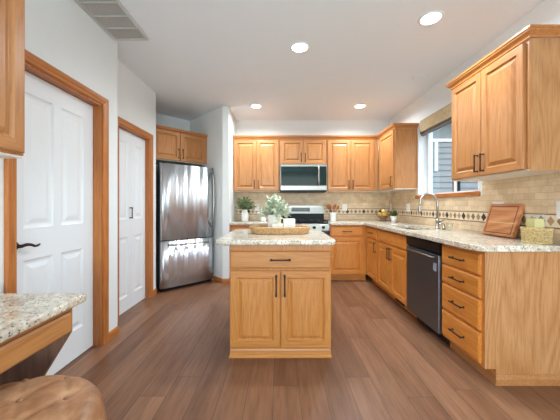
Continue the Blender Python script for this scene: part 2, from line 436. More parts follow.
# ------------------------------------------------------------------ room shell
H = 2.715
WL, WR, WB = -1.52, 1.96, 5.02
bm = B(); box(bm, -2.6, 2.16, -3.6, 5.3, -0.1, 0); box(bm, 2.16, 4.0, -3.6, 1.3, -0.1, 0); struct('floor', bm, FLOORM)
bm = B(); box(bm, -2.6, 2.16, -3.6, 5.3, H, H+0.1); box(bm, 2.16, 4.0, -3.6, 1.3, H, H+0.1); struct('ceiling', bm, CEIL)
D1A, D1B, D1H = 1.605, 2.395, 2.055
bm = B(); box(bm, -1.68, WL, -3.4, D1A, 0, H); box(bm, -1.68, WL, D1B, 2.62, 0, H); box(bm, -1.68, WL, D1A, D1B, D1H, H); struct('wall_left', bm, WALL)
P1A, P1B, P1H, WP = 2.91, 3.61, 2.05, -1.68
bm = B(); box(bm, WP-0.12, WP, 2.62, P1A, 0, H); box(bm, WP-0.12, WP, P1B, 3.79, 0, H); box(bm, WP-0.12, WP, P1A, P1B, P1H, H); struct('wall_pantry', bm, WALL)
bm = B(); prism(bm, [(-1.68, 3.79), (-1.80, 3.79), (-2.40, 4.39), (-2.284, 4.394)], 0, H); struct('wall_niche_left', bm, WALL)
bm = B(); prism(bm, [(-2.284, 4.394), (-2.40, 4.39), (-1.72, 5.12), (-1.63, 5.047)], 0, H); struct('wall_niche_back', bm, WALL)
bm = B(); prism(bm, [(-0.883, 4.30), (-0.785, 4.30), (-0.785, 5.12), (-1.70, 5.12), (-1.63, 5.047)], 0, H); struct('wall_niche_right', bm, WALL)
bm = B(); box(bm, -0.785, 2.16, WB, 5.12, 0, H); struct('wall_back', bm, WALL)
W0, W1, WZ0, WZ1 = 2.77, 3.965, 1.29, 2.27
bm = B()
box(bm, WR, 2.16, 1.2, W0, 0, H); box(bm, WR, 2.16, W1, WB, 0, H); box(bm, WR, 2.16, W0, W1, 0, WZ0); box(bm, WR, 2.16, W0, W1, WZ1, H)
struct('wall_right', bm, WALL)
bm = B(); box(bm, 3.9, 4.0, -3.4, 1.2, 0, H); box(bm, 2.16, 4.0, 1.2, 1.3, 0, H); struct('wall_side_room', bm, WALL)  # unseen side room walls, added to carry the fill light
bm = B(); box(bm, -1.68, -1.5, -3.5, -3.4, 0, H); box(bm, 1.8, 4.0, -3.5, -3.4, 0, H); box(bm, -1.5, 1.8, -3.5, -3.4, 2.5, H); struct('wall_rear', bm, WALL)  # unseen rear wall, its wide opening added to let light in

# backsplash
bm = B(); box(bm, -0.785, 1.95, WB-0.01, WB, 0.93, 1.425); struct('wall_back_tile', bm, TILEX)
bm = B(); box(bm, -0.785, 1.95, WB-0.014, WB-0.01, BZ0, BZ1); struct('trim_1', bm, BORDX)
bm = B()
box(bm, WR-0.01, WR, 1.87, 2.70, 0.93, 1.425); box(bm, WR-0.01, WR, 2.70, 4.0, 0.93, 1.29); box(bm, WR-0.01, WR, 4.0, WB-0.01, 0.93, 1.425)
struct('wall_right_tile', bm, TILEY)
bm = B(); box(bm, WR-0.014, WR-0.01, 1.87, WB-0.014, BZ0, BZ1); struct('trim_2', bm, BORDY)

# baseboards
BP = [(0, 0), (0.014, 0), (0.014, 0.05), (0.010, 0.062), (0.004, 0.07), (0, 0.07)]
bm = B(); sweep(bm, [(WL, 2.46), (WL, 2.62), (WP, 2.62)][::-1][1:][::-1] if False else [(WL, 2.62), (WL, 2.463)], [(-o, z) for o, z in BP]); struct('baseboard_left', bm, TRIMY)
bm = B(); sweep(bm, [(-1.05, 4.467), (-0.883, 4.30), (-0.785, 4.30), (-0.785, 4.40)], BP); struct('baseboard_niche', bm, TRIMY)
bm = B(); sweep(bm, [(WP, 3.79), (WP, 3.685)], [(-o, z) for o, z in BP]); struct('baseboard_pantry', bm, TRIMY)

# interior doors (local: X along the wall, front faces -Y, turned to face +X)
def slab_bm(w, h, xs, zs, y0=0.0):
    """xs, zs: panel spans"""
    bm = B()
    xc = sorted({0, w, *[a for s in xs for a in s]}); zc = sorted({0, h, *[a for s in zs for a in s]})
    for i in range(len(xc)-1):
        for j in range(len(zc)-1):
            a, b, c, d = xc[i], xc[i+1], zc[j], zc[j+1]
            if (a, b) in xs and (c, d) in zs:
                rect_rings(bm, a, b, c, d, [(0, y0), (0.010, y0+0.007), (0.022, y0+0.010), (0.030, y0+0.010), (0.055, y0+0.003), (0.06, y0+0.002)], None)
            else:
                bm.faces.new([bm.verts.new(p) for p in ((a, y0, c), (b, y0, c), (b, y0, d), (a, y0, d))])
    box(bm, 0, w, y0+0.012, y0+0.038, 0, h)
    for (xa, xb, za, zb) in ((0, 0, 0, h), (w, w, 0, h)):
        bm.faces.new([bm.verts.new(p) for p in ((xa, y0, za), (xa, y0+0.012, za), (xa, y0+0.012, zb), (xa, y0, zb))])
    for z in (0, h):
        bm.faces.new([bm.verts.new(p) for p in ((0, y0, z), (w, y0, z), (w, y0+0.012, z), (0, y0+0.012, z))])
    bmesh.ops.remove_doubles(bm, verts=list(bm.verts), dist=1e-5)
    return bm
def casing(root, w, h, depth, cw=0.065, oak=True):
    """jamb and casing round an opening 0..w; wall face at y = 0, jamb reaches y = depth"""
    pr = [(0, 0.001), (0, -0.009), (0.010, -0.013), (0.024, -0.012), (0.034, -0.017), (cw-0.008, -0.020), (cw, -0.016), (cw, 0.001)]
    for nm, m, pts in (('casing', TRIMW, None),):
        for side in ('a', 'b', 't'):
            bm = B()
            if side == 'a': ends = [[(-o, y, 0) for o, y in pr], [(-o, y, h+o) for o, y in pr]]
            elif side == 'b': ends = [[(w+o, y, 0) for o, y in pr], [(w+o, y, h+o) for o, y in pr]]
            else: ends = [[(-o, y, h+o) for o, y in pr], [(w+o, y, h+o) for o, y in pr]]
            va = [bm.verts.new(p) for p in ends[0]]; vb = [bm.verts.new(p) for p in ends[1]]; n = len(va)
            for k in range(n): bm.faces.new((va[k], va[(k+1) % n], vb[(k+1) % n], vb[k]))
            bm.faces.new(va); bm.faces.new(vb)
            obj('casing', bm, TRIMH if side == 't' else TRIMW, root)
    bm = B(); j = 0.012
    box(bm, 0, j, 0.0005, depth, 0, h); box(bm, w-j, w, 0.0005, depth, 0, h); box(bm, j, w-j, 0.0005, depth, h-j, h)
    obj('jamb', bm, TRIMW, root)
door1 = struct_empty('door_1', (WL, D1A, 0), PI/2)
wd = D1B-D1A
casing(door1, wd, D1H, 0.14)
s = wd-0.03
sl = obj('door_slab', slab_bm(s, 2.03, [(0.115, 0.345), (s-0.345, s-0.115)], [(0.22, 0.845), (1.045, 1.90)]), WHITE, door1, (0.015, 0.07, 0.008))
bm = B()
lathe_pts = [(0.0, 0), (0.026, 0), (0.026, 0.006), (0.012, 0.010), (0.010, 0.045), (0, 0.045)]
lathe(bm, lathe_pts, 16); bmesh.ops.rotate(bm, cent=(0, 0, 0), matrix=Matrix.Rotation(PI/2, 3, 'X'), verts=bm.verts)
tube(bm, [(0, -0.045, 0), (0.03, -0.048, 0.006), (0.06, -0.048, 0.002), (0.085, -0.047, -0.010), (0.105, -0.046, -0.012), (0.125, -0.046, -0.004)], [0.010, 0.010, 0.009, 0.008, 0.007, 0.006], 8)
obj('lever_handle', bm, BRONZE, sl, (0.055, 0, 0.945))
door2 = struct_empty('door_2', (WP, P1A, 0), PI/2)
wd = P1B-P1A
casing(door2, wd, P1H, 0.12)
lw = (wd-0.03)/2
for k in range(2):
    sl = obj('bifold_leaf', slab_bm(lw-0.002, 2.02, [(0.07, lw-0.072)], [(0.16, 0.83), (1.03, 1.90)]), WHITE, door2, (0.015+k*lw, 0.05, 0.01))
    if k == 0:
        obj('pull_handle', handle_bm(lw-0.035, 1.10, 0.13, True, 0.0), BRONZE, sl)

# sink window
win = struct_empty('window_1', (0, 0, 0))
bm = B()
fx0, fx1, SZ = 2.085, 2.135, WZ0+0.045
box(bm, fx0, fx1, W0, W0+0.035, SZ, WZ1); box(bm, fx0, fx1, W1-0.035, W1, SZ, WZ1); box(bm, fx0, fx1, W0+0.035, W1-0.035, WZ1-0.04, WZ1); box(bm, fx0, fx1, W0+0.035, W1-0.035, SZ, SZ+0.025)
obj('window_frame', bm, VINYL, win)
ym = 3.348
bm = B(); box(bm, 2.092, 2.128, ym-0.028, ym+0.028, SZ+0.0255, WZ1-0.0405); bevel(bm, 0.004, 1); obj('meeting_stile', bm, VINYL, win)
bm = B()
for a_ in (ym-0.060, ym+0.0285): box(bm, 2.098, 2.122, a_, a_+0.0315, SZ+0.026, WZ1-0.041)
bevel(bm, 0.006, 2); obj('gasket', bm, BLACKM, win)
bm = B()
for y0, y1 in ((W0+0.036, ym-0.061), (ym+0.061, W1-0.036)): box(bm, 2.108, 2.112, y0, y1, SZ+0.026, WZ1-0.041)
obj('window_pane', bm, GLASS, win)
bm = bbox(1.925, 2.085, W0-0.035, W1+0.035, WZ0+0.001, WZ0+0.045, 0.006, 2)
sill_cut = obj('window_sill', bm, TRIMY, win)

# neighbour's house outside
house = thing('neighbour_house', 'grey blue lap sided house outside the sink window', 'house', (6.0, 8.0, -0.6), PI/2)
bm = B()
for k in range(24):
    z = -0.2+k*0.166
    v = [bm.verts.new(p) for p in ((-0.032, -5, z), (-0.032, 3, z), (0, 3, z+0.166), (0, -5, z+0.166), (0.05, -5, z), (0.05, 3, z), (0.05, 3, z+0.166), (0.05, -5, z+0.166))]
    for f in ((0,1,2,3),(4,5,1,0),(7,6,5,4),(3,2,6,7),(0,3,7,4),(1,5,6,2)): bm.faces.new([v[i] for i in f])
obj('siding_wall', bm, SIDING, house)
bm = B(); box(bm, -0.06, 0.0, -5, 3, 3.60, 3.68); obj('frieze_board', bm, VINYL, house)
bm = B(); box(bm, -0.5, 0.05, -5, 3, 4.15, 4.3); box(bm, -0.05, 0.04, -5, 3, 3.68, 4.15); obj('eave', bm, SIDING, house)
bm = B(); box(bm, -0.09, -0.033, 1.54, 1.61, 2.76, 3.60); obj('downspout', bm, VINYL, house)
bm = B(); box(bm, -3, 12, -8, 14, -0.32, -0.30); o = obj('ground', bm, plain('outdoor_ground', (120, 120, 110), 0.9)); o['kind'] = 'structure'; o.location = (5.2, 4, -0.2)

# ------------------------------------------------------------------ cabinets
def carcass(root, w, d, z0, z1, name='body', mat=None):
    return obj(name, bbox(0, w, 0, d, z0, z1, 0.0015), mat or BASEV, root)
def toe(root, w, d, ext0=0, ext1=0):
    return obj('toe_kick', bbox(-ext0, w+ext1, 0.075, d, 0, 0.1035, 0.001), BASEH, root)
UB, UT = 1.425, 2.295
# back wall uppers: front faces at Y = 4.68
UY = 4.685
def upper(label, loc, rz, w, d, z0, z1, doors, group='wall-hung oak cabinets'):
    r = thing('wall_cabinet', label, 'cabinet', loc, rz, group)
    bm = B(); box(bm, 0, w, 0, d, z0+0.012, z1); bevel(bm, 0.0015, 1); obj('body', bm, OAKV, r)
    obj('underside_panel', bbox(0.002, w-0.002, 0.004, d, z0, z0+0.0115, 0.001), LAMIN, r)
    for dd in doors: add_door(r, *dd)
    return r
hz = UB+0.115
upper('two door oak wall cabinet in the corner above the white vase', (-0.783, UY, 0), 0, 0.781, WB-UY, UB, UT, [(0.018, 0.388, UB+0.012, UT-0.012, 'r', hz), (0.393, 0.763, UB+0.012, UT-0.012, 'l', hz)])
upper('short two door oak wall cabinet directly above the microwave', (0.0, UY, 0), 0, 0.779, WB-UY, 1.868, UT, [(0.016, 0.386, 1.880, UT-0.012, 'r', 1.99), (0.391, 0.763, 1.880, UT-0.012, 'l', 1.99)])
upper('two door oak wall cabinet above the utensil crock', (0.781, UY, 0), 0, 0.857, WB-UY, UB, UT, [(0.014, 0.396, UB+0.012, UT-0.012, 'r', hz), (0.401, 0.785, UB+0.012, UT-0.012, 'l', hz)])
upper('single door oak wall cabinet on the window wall beside the fruit bowl corner', (1.64, 4.66, 0), -PI/2, 0.67, WR-1.64, UB, UT, [(0.10, 0.645, UB+0.012, UT-0.012, 'r', hz)])
bm = B(); sweep(bm, [(-0.783, UY), (1.64, UY), (1.64, 3.99), (WR, 3.99)], crown_prof(UT))
tag(obj('crown_molding', bm, CROWNM), 'long oak crown molding topping the cabinets round the back corner', 'molding')
r = upper('large two door oak wall cabinet above the cutting board', (1.64, 2.66, 0), -PI/2, 0.82, WR-1.64, UB, UT, [(0.012, 0.395, UB+0.012, UT-0.012, 'r', hz), (0.402, 0.792, UB+0.012, UT-0.012, 'l', hz)])
obj('side_panel', bbox(0.8205, 0.8245, 0.003, WR-1.64, UB, UT, 0.001), OAKP, r)
bm = B(); sweep(bm, [(0, WR-1.64), (0, 0), (0.825, 0), (0.825, WR-1.64)], crown_prof(UT)); obj('crown', bm, CROWNM, r)
# over the fridge, turned 45 degrees
r = upper('two door oak cabinet set diagonally above the refrigerator', (-1.856, 3.971, 0), PI/4, 0.914, 0.60, 1.86, 2.315, [(0.03, 0.452, 1.872, 2.303, 'r', 1.98), (0.458, 0.888, 1.872, 2.303, 'l', 1.98)])
bm = B(); sweep(bm, [(0, 0), (0.914, 0)], [(0, 2.3155), (0.022, 2.3155), (0.026, 2.335), (0.030, 2.352), (0, 2.352)]); obj('crown', bm, CROWNM, r)
# over the desk
upper('oak wall cabinet hanging over the granite desk', (-1.185, 0.39, 0), PI/2, 0.905, 0.334, UB-0.01, UT, [(0.012, 0.448, UB+0.012, UT-0.012, 'r', hz), (0.456, 0.892, UB+0.012, UT-0.012, 'l', hz)])

# base cabinets
CB = 0.889
def base(label, loc, rz, w, d, group='oak base cabinets', toe0=0, toe1=0, sink=False):
    r = thing('base_cabinet', label, 'cabinet', loc, rz, group)
    if sink:
        bm = B(); box(bm, 0, w, 0, d, 0.104, 0.700); box(bm, 0, w, 0, 0.045, 0.7005, CB); obj('body', bm, BASEV, r)
    else: carcass(r, w, d, 0.104, CB)
    toe(r, w, d, toe0, toe1)
    return r
BY, BX = 4.40, 1.37
r = base('oak base cabinet behind the island between wall stub and range', (-0.783, BY, 0), 0, 0.78, WB-BY-0.01)
add_drawer(r, 0.02, 0.76, 0.712, 0.862); add_door(r, 0.02, 0.387, 0.118, 0.690, 'r', 0.60); add_door(r, 0.392, 0.76, 0.118, 0.690, 'l', 0.60)
r = base('oak base cabinet with one drawer and one door right of the range', (0.783, BY, 0), 0, 0.585, WB-BY-0.01)
add_drawer(r, 0.012, 0.518, 0.712, 0.862); add_door(r, 0.012, 0.518, 0.118, 0.690)
r = base('narrow oak base cabinet at the inner corner with small drawer', (BX, BY-0.002, 0), -PI/2, 0.50, WR-BX)
add_drawer(r, 0.03, 0.478, 0.712, 0.862, L=0.11); add_door(r, 0.03, 0.478, 0.118, 0.690, 'r', 0.60)
r = base('oak sink base cabinet with two doors beside the dishwasher', (BX, 3.897, 0), -PI/2, 0.932, WR-BX, sink=True)
add_drawer(r, 0.018, 0.462, 0.712, 0.862, False); add_drawer(r, 0.470, 0.915, 0.712, 0.862, False)
add_door(r, 0.018, 0.462, 0.118, 0.690, 'r', 0.60); add_door(r, 0.470, 0.915, 0.118, 0.690, 'l', 0.60)
bm = B(); box(bm, 0.40, 0.66, 0.070, 0.0748, 0.02, 0.085)
for k in range(14): box(bm, 0.41+k*0.0178, 0.418+k*0.0178, 0.067, 0.070, 0.028, 0.078)
obj('toe_vent', bm, BLACKM, r)
r = thing('base_cabinet', 'oak drawer base with four drawers at the near end of the counter', 'cabinet', (BX, 2.357, 0), -PI/2, 'oak base cabinets')
carcass(r, 0.470, WR-BX, 0.104, CB); toe(r, 0.470, WR-BX)
for a, b in ((0.722, 0.864), (0.566, 0.706), (0.346, 0.550), (0.126, 0.330)): add_drawer(r, 0.014, 0.456, a, b)
bm = B()
pts = [(0.0, 0.104), (0.074, 0.104), (0.074, 0.0), (WR-BX, 0.0), (WR-BX, CB), (0.0, CB)]
va = [bm.verts.new((0.4705, y, z)) for y, z in pts]; vb = [bm.verts.new((0.486, y, z)) for y, z in pts]
bm.faces.new(va); bm.faces.new(vb[::-1])
for i in range(6): bm.faces.new((va[i], va[(i+1) % 6], vb[(i+1) % 6], vb[i]))
obj('side_panel', bm, OAKP, r)
bm = B(); sweep(bm, [(-0.0, 0.0745), (0.4865, 0.0745), (0.4865, WR-BX)], [(0, 0), (0.013, 0), (0.013, 0.042), (0.008, 0.052), (0.006, 0.060), (0.002, 0.066), (0, 0.066)]); obj('base_molding', bm, OAKH, r)

# countertops
def counter(name, outline, holes, z0, z1, bev, parent=None, off=(0, 0)):
    bm = B(); edges = []
    def loop(pts):
        vs = [bm.verts.new((x-off[0], y-off[1], z1)) for x, y in pts]
        for i in range(len(vs)): edges.append(bm.edges.new((vs[i], vs[(i+1) % len(vs)])))
        return vs
    loop(outline)
    for h in holes: loop(h)
    bmesh.ops.triangle_fill(bm, edges=edges, use_beauty=True, use_dissolve=False)
    bmesh.ops.dissolve_limit(bm, angle_limit=0.01, verts=list(bm.verts), edges=list(bm.edges)) if not holes else None
    res = bmesh.ops.extrude_face_region(bm, geom=list(bm.faces))
    for g in res['geom']:
        if isinstance(g, bmesh.types.BMVert): g.co.z = z0
    o = obj(name, bm, GRANITE, parent)
    m = o.modifiers.new('edge', 'BEVEL'); m.width = bev; m.segments = 4; m.limit_method = 'ANGLE'; m.angle_limit = math.radians(60)
    return smooth(o, 40)
def rounded(pts, radii, n=6):
    out = []; N = len(pts)
    for i in range(N):
        p = Vector(pts[i]); r = radii[i]
        if r == 0: out.append(tuple(p)); continue
        a = (Vector(pts[i-1])-p).normalized(); b = (Vector(pts[(i+1) % N])-p).normalized()
        s, e = p+a*r, p+b*r
        for k in range(n+1):
            t = k/n; out.append(tuple((1-t)**2*s + 2*t*(1-t)*p + t*t*e))
    return out
CT0, CT1 = 0.890, 0.930
FE = 1.303
sink_hole = rounded([(1.44, 3.06), (1.745, 3.06), (1.745, 3.80), (1.44, 3.80)], [0.04]*4, 4)
o = counter('countertop', rounded([(0.781, 5.01), (0.781, 4.335), (FE, 4.335), (FE, 1.85), (1.95, 1.85), (1.95, 5.01)], [0, 0, 0.02, 0.11, 0, 0]), [sink_hole], CT0, CT1, 0.012)
tag(o, 'long L shaped speckled granite countertop holding the sink and cutting board', 'countertop')
o = counter('countertop', [(-0.784, 5.01), (-0.784, 4.335), (-0.003, 4.335), (-0.003, 5.01)], [], CT0, CT1, 0.012)
tag(o, 'short granite countertop under the white vase behind the island', 'countertop')

# sink, faucet
r = thing('kitchen_sink', 'stainless undermount sink sunk in the granite under the window', 'sink', (1.5925, 3.43, CT0))
bm = B()
def bowl(y0, y1):
    for k, (z, i) in enumerate(((-0.001, -0.012), (-0.002, 0), (-0.15, 0.012), (-0.165, 0.03))):
        pass
    rings = []
    for z, i in ((-0.002, -0.010), (-0.002, 0.0), (-0.15, 0.010), (-0.168, 0.03)):
        p = rounded([(-0.1525+i, y0+i), (0.1525-i, y0+i), (0.1525-i, y1-i), (-0.1525+i, y1-i)], [0.04]*4, 4)
        rings.append([bm.verts.new((x, y, z)) for x, y in p])
    for a, b in zip(rings, rings[1:]):
        for k in range(len(a)): bm.faces.new((a[k], a[(k+1) % len(a)], b[(k+1) % len(a)], b[k])).smooth = True
    bm.faces.new(rings[-1])
bowl(-0.37, 0.37)
obj('basin', bm, STEELX, r)
bm = B(); lathe(bm, [(0.0, -0.162), (0.03, -0.162), (0.042, -0.164), (0.044, -0.167)], 20); obj('drain', bm, CHROME, r)
r = thing('kitchen_faucet', 'tall brushed nickel gooseneck faucet behind the sink', 'faucet', (1.80, 3.20, CT1))
bm = B(); lathe(bm, [(0, 0), (0.027, 0), (0.027, 0.006), (0.020, 0.012), (0.019, 0.10), (0.014, 0.115), (0, 0.115)], 20); obj('base', bm, CHROME, r)
pts = [(0, 0, 0.11), (0, 0, 0.27)] + [(-0.1+0.1*math.cos(a), 0, 0.29+0.105*math.sin(a)) for a in [k*PI/12 for k in range(1, 12)]] + [(-0.2, 0, 0.285), (-0.203, 0, 0.25)]
bm = B(); tube(bm, pts, 0.012, 12); obj('spout', bm, CHROME, r)
bm = B(); tube(bm, [(-0.203, 0, 0.252), (-0.204, 0, 0.24), (-0.206, 0, 0.19), (-0.207, 0, 0.178)], [0.014, 0.017, 0.018, 0.014], 12); obj('spray_head', bm, CHROME, r)
bm = B(); tube(bm, [(0, -0.015, 0.075), (0.005, -0.05, 0.082), (0.01, -0.10, 0.105)], [0.010, 0.008, 0.006], 8); obj('lever', bm, CHROME, r)
r = thing('soap_dispenser', 'small nickel soap pump next to the faucet', 'soap dispenser', (1.80, 3.075, CT1))
bm = B(); lathe(bm, [(0, 0), (0.021, 0), (0.021, 0.03), (0.012, 0.036), (0.010, 0.055), (0, 0.056)], 16); obj('base', bm, CHROME, r)
bm = B(); tube(bm, [(0, 0, 0.05), (0, 0, 0.062), (-0.02, 0, 0.066), (-0.05, 0, 0.058)], 0.006, 8); obj('pump', bm, CHROME, r)
bm = B(); lathe(bm, [(0, 0), (0.030, 0), (0.033, 0.05), (0.034, 0.085), (0.0315, 0.085), (0.030, 0.05), (0.027, 0.006), (0, 0.006)], 20)
o = obj('drinking_glass', bm, GLASSC, None, (1.80, 2.97, CT1)); tag(o, 'small clear glass on the counter beside the soap pump', 'glass')

# ------------------------------------------------------------------ island
r = thing('kitchen_island', 'freestanding oak island cabinet with pale granite top in the middle of the floor', 'kitchen island', (-0.395, 2.20, 0))
iw = 0.797
carcass(r, iw, 0.80, 0.075, CB, mat=ISLV)
add_drawer(r, 0.004, iw-0.004, 0.704, 0.842, L=0.16, mat=ISLH)
add_door(r, 0.004, iw/2-0.003, 0.088, 0.686, 'r', 0.575, L=0.165, mats=[ISLV, ISLH]); add_door(r, iw/2+0.003, iw-0.004, 0.088, 0.686, 'l', 0.575, L=0.165, mats=[ISLV, ISLH])
bm = B(); sweep(bm, [(0.006, 0.79), (0.006, 0.006), (iw-0.006, 0.006), (iw-0.006, 0.79)], [(-0.02, 0), (0.012, 0), (0.012, 0.012), (0.006, 0.020), (0.004, 0.055), (0.0, 0.066), (0.0, 0.0745), (-0.02, 0.0745)]); obj('base_molding', bm, ISLH, r)
counter('countertop', rounded([(-0.505, 2.137), (0.438, 2.137), (0.438, 3.13), (-0.505, 3.13)], [0.075]*4), [], CT0, CT1, 0.014, r, (-0.395, 2.20))

# ------------------------------------------------------------------ desk
DX, DY = -0.970, 1.31
r = thing('built_in_desk', 'granite topped oak desk built against the wall beside the white door', 'desk', (DX, DY, 0), PI/2)
dep = DX-WL-0.002
o = counter('desktop', rounded([(-1.7, -0.045), (0.04, -0.045), (0.04, dep), (-1.7, dep)], [0, 0.02, 0, 0]), [], 0.738, 0.777, 0.012, r)
obj('apron', bbox(-1.7, 0.0, 0.001, 0.03, 0.612, 0.7375, 0.001), OAKH, r)
obj('top_rail', bbox(-1.7, 0.0, 0.03, dep, 0.725, 0.7375, 0.001), OAKH, r)
for a, b in ((-0.85, -0.025), (-1.69, -0.87)):
    obj('drawer', drawer_bm(a, b, 0.620, 0.712), OAKH, r)
def support(x0, x1):
    bm = B(); pts = [(0.0, 0.612), (0.03, 0.612), (0.03, 0.7245), (dep, 0.7245), (dep, 0.0), (0.375, 0.0)]
    va = [bm.verts.new((x0, y, z)) for y, z in pts]; vb = [bm.verts.new((x1, y, z)) for y, z in pts]; n = len(pts)
    bm.faces.new(va); bm.faces.new(vb[::-1])
    for i in range(n): bm.faces.new((va[i], va[(i+1) % n], vb[(i+1) % n], vb[i]))
    return bm
for x0 in (-0.019, -1.7): obj('support_panel', support(x0, x0+0.018), DARKWOOD, r)

# ------------------------------------------------------------------ ottoman stool
OC = Vector((-0.885, 0.87)); OR = 0.29; OZ = 0.535
r = thing('leather_stool', 'round tufted tan leather stool tucked by the desk', 'stool', (OC.x, OC.y, 0))
b0 = Vector((-0.905, 0.972))-OC; v1 = Vector((0.061, 0.139)); v2 = Vector((-0.090, 0.122))
lat = [b0+v1*i+v2*j for i in range(-4, 5) for j in range(-4, 5)]
btn = [p for p in lat if p.length < OR-0.035]
def seg_d(p, a, b):
    ab = b-a; t = max(0, min(1, (p-a).dot(ab)/ab.length_squared)); return (p-a-ab*t).length
segs = []
for i, a in enumerate(lat):
    for b in lat[i+1:]:
        d = b-a
        if min((d-v1).length, (d-v2).length, (d+v1).length, (d+v2).length) < 1e-4: segs.append((a, b))
def top_z(p):
    rr = p.length/OR
    z = OZ-0.012*rr*rr
    if rr > 0.78: z -= 0.075*(1-math.sqrt(max(0, 1-((rr-0.78)/0.22)**2)))
    fade = max(0, min(1, (0.97-rr)/0.2))
    dip = 0
    for b in btn: dip = max(dip, 0.015*math.exp(-((p-b).length/0.028)**2))
    for a, b in segs:
        if (a-p).length < 0.2: dip = max(dip, 0.006*math.exp(-(seg_d(p, a, b)/0.010)**2))
    return z-dip*fade
bm = B(); NR, NA = 44, 120; prev = None; c = bm.verts.new((0, 0, top_z(Vector((0, 0)))))
for i in range(1, NR+1):
    rr = OR*(i/NR)**0.85
    ring = []
    for k in range(NA):
        t = 2*PI*k/NA; p = Vector((rr*math.cos(t), rr*math.sin(t))); ring.append(bm.verts.new((p.x, p.y, top_z(p))))
    for k in range(NA):
        if prev is None: bm.faces.new((c, ring[k], ring[(k+1) % NA])).smooth = True
        else: bm.faces.new((prev[k], ring[k], ring[(k+1) % NA], prev[(k+1) % NA])).smooth = True
    prev = ring
for rr, z in ((OR, 0.37), (OR-0.006, 0.34), (OR-0.03, 0.335)):
    ring = [bm.verts.new((rr*math.cos(2*PI*k/NA), rr*math.sin(2*PI*k/NA), z)) for k in range(NA)]
    for k in range(NA): bm.faces.new((prev[k], ring[k], ring[(k+1) % NA], prev[(k+1) % NA])).smooth = True
    prev = ring
bm.faces.new(prev)
obj('seat_cushion', bm, LEATHER, r)
for p in btn:
    bm = B(); lathe(bm, [(0, 0.007), (0.006, 0.0062), (0.010, 0.003), (0.011, 0), (0, -0.002)], 12); obj('button', bm, LEATHER, r, (p.x, p.y, top_z(p)))
bm = B(); tube(bm, [((OR+0.001)*math.cos(2*PI*k/72), (OR+0.001)*math.sin(2*PI*k/72), 0.415) for k in range(72)], 0.004, 6, closed=True); obj('piping', bm, LEATHER, r)
bm = B(); lathe(bm, [(0, 0.3345), (OR-0.02, 0.3345), (OR-0.02, 0.06), (OR-0.03, 0.05), (0, 0.05)], 64); obj('drum_base', bm, LEATHER, r)
for a in range(4):
    t = a*PI/2+PI/4; bm = B(); lathe(bm, [(0, 0), (0.018, 0), (0.022, 0.0495), (0, 0.0495)], 12); obj('foot', bm, DARKWOOD, r, (0.2*math.cos(t), 0.2*math.sin(t), 0))

# ------------------------------------------------------------------ refrigerator (diagonal)
r = thing('refrigerator', 'tall stainless bottom freezer refrigerator standing diagonally in the corner niche', 'refrigerator', (-1.615, 3.80, 0), PI/4)
fw = 0.822
obj('body', bbox(0.004, fw-0.004, 0.075, 0.80, 0.045, 1.755, 0.006), BODYG, r)
obj('kick_grille', bbox(0.02, fw-0.02, 0.05, 0.10, 0.0, 0.0445, 0.003), BLACKM, r)
def curved_panel(w, z0, z1, sag=0.012, n=16, rc=0.03):
    bm = B(); fr = []
    for k in range(n+1):
        x = w*k/n; t = 2*k/n-1; y = -sag*(1-t*t)
        e = min(x, w-x)
        if e < rc: y += (rc-math.sqrt(max(0, rc*rc-(rc-e)**2)))*0.6
        fr.append((x, y))
    pts = fr+[(w, 0.062), (0, 0.062)]
    a = [bm.verts.new((x, y, z0)) for x, y in pts]; b = [bm.verts.new((x, y, z1)) for x, y in pts]; N = len(pts)
    bm.faces.new(a[::-1]); bm.faces.new(b)
    for i in range(N):
        f = bm.faces.new((a[i], a[(i+1) % N], b[(i+1) % N], b[i])); f.smooth = i < n
    return bm
d = obj('door', curved_panel(fw, 0.715, 1.775), STEEL, r)
bm = B(); hx = fw-0.045
tube(bm, [(hx, -0.004, 0.86), (hx, -0.04, 0.90), (hx, -0.062, 1.05), (hx, -0.07, 1.28), (hx, -0.062, 1.50), (hx, -0.04, 1.65), (hx, -0.004, 1.69)], [0.013, 0.013, 0.012, 0.012, 0.012, 0.013, 0.013], 12); obj('handle', bm, CHROME, d)
d = obj('freezer_drawer', curved_panel(fw, 0.055, 0.700), STEEL, r)
bm = B(); z = 0.645
tube(bm, [(0.10, -0.004, z), (0.12, -0.045, z), (0.25, -0.06, z), (fw/2, -0.064, z), (fw-0.25, -0.06, z), (fw-0.12, -0.045, z), (fw-0.10, -0.004, z)], 0.013, 12); obj('handle', bm, CHROME, d)
obj('hinge_cover', bbox(0.02, 0.09, 0.02, 0.16, 1.756, 1.79, 0.004), BLACKM, r)

# ------------------------------------------------------------------ range, microwave, dishwasher
r = thing('gas_range', 'stainless gas range with black cooktop behind the island', 'range', (0.004, 4.36, 0)); rw = 0.770
obj('body', bbox(0, rw, 0.03, 0.63, 0.03, 0.905, 0.003), BODYG, r)
obj('control_panel', bbox(0.0, rw, -0.01, 0.03, 0.80, 0.905, 0.008, 2), STEELX, r)
for k in range(5):
    x = 0.10+k*0.1425; kb = B(); lathe(kb, [(0, 0), (0.026, 0), (0.026, 0.006), (0.020, 0.008), (0.018, 0.03), (0, 0.032)], 16); bmesh.ops.rotate(kb, cent=(0, 0, 0), matrix=Matrix.Rotation(PI/2, 3, 'X'), verts=kb.verts)
    obj('knob', kb, BLACK, r, (x, -0.0105, 0.852))
d = obj('oven_door', bbox(0.005, rw-0.005, -0.01, 0.0295, 0.20, 0.79, 0.006, 2), BLACK, r)
bm = B(); tube(bm, [(0.06, -0.011, 0.74), (0.06, -0.05, 0.74), (0.08, -0.055, 0.74), (rw-0.08, -0.055, 0.74), (rw-0.06, -0.05, 0.74), (rw-0.06, -0.011, 0.74)], 0.011, 10); obj('handle', bm, CHROME, d)
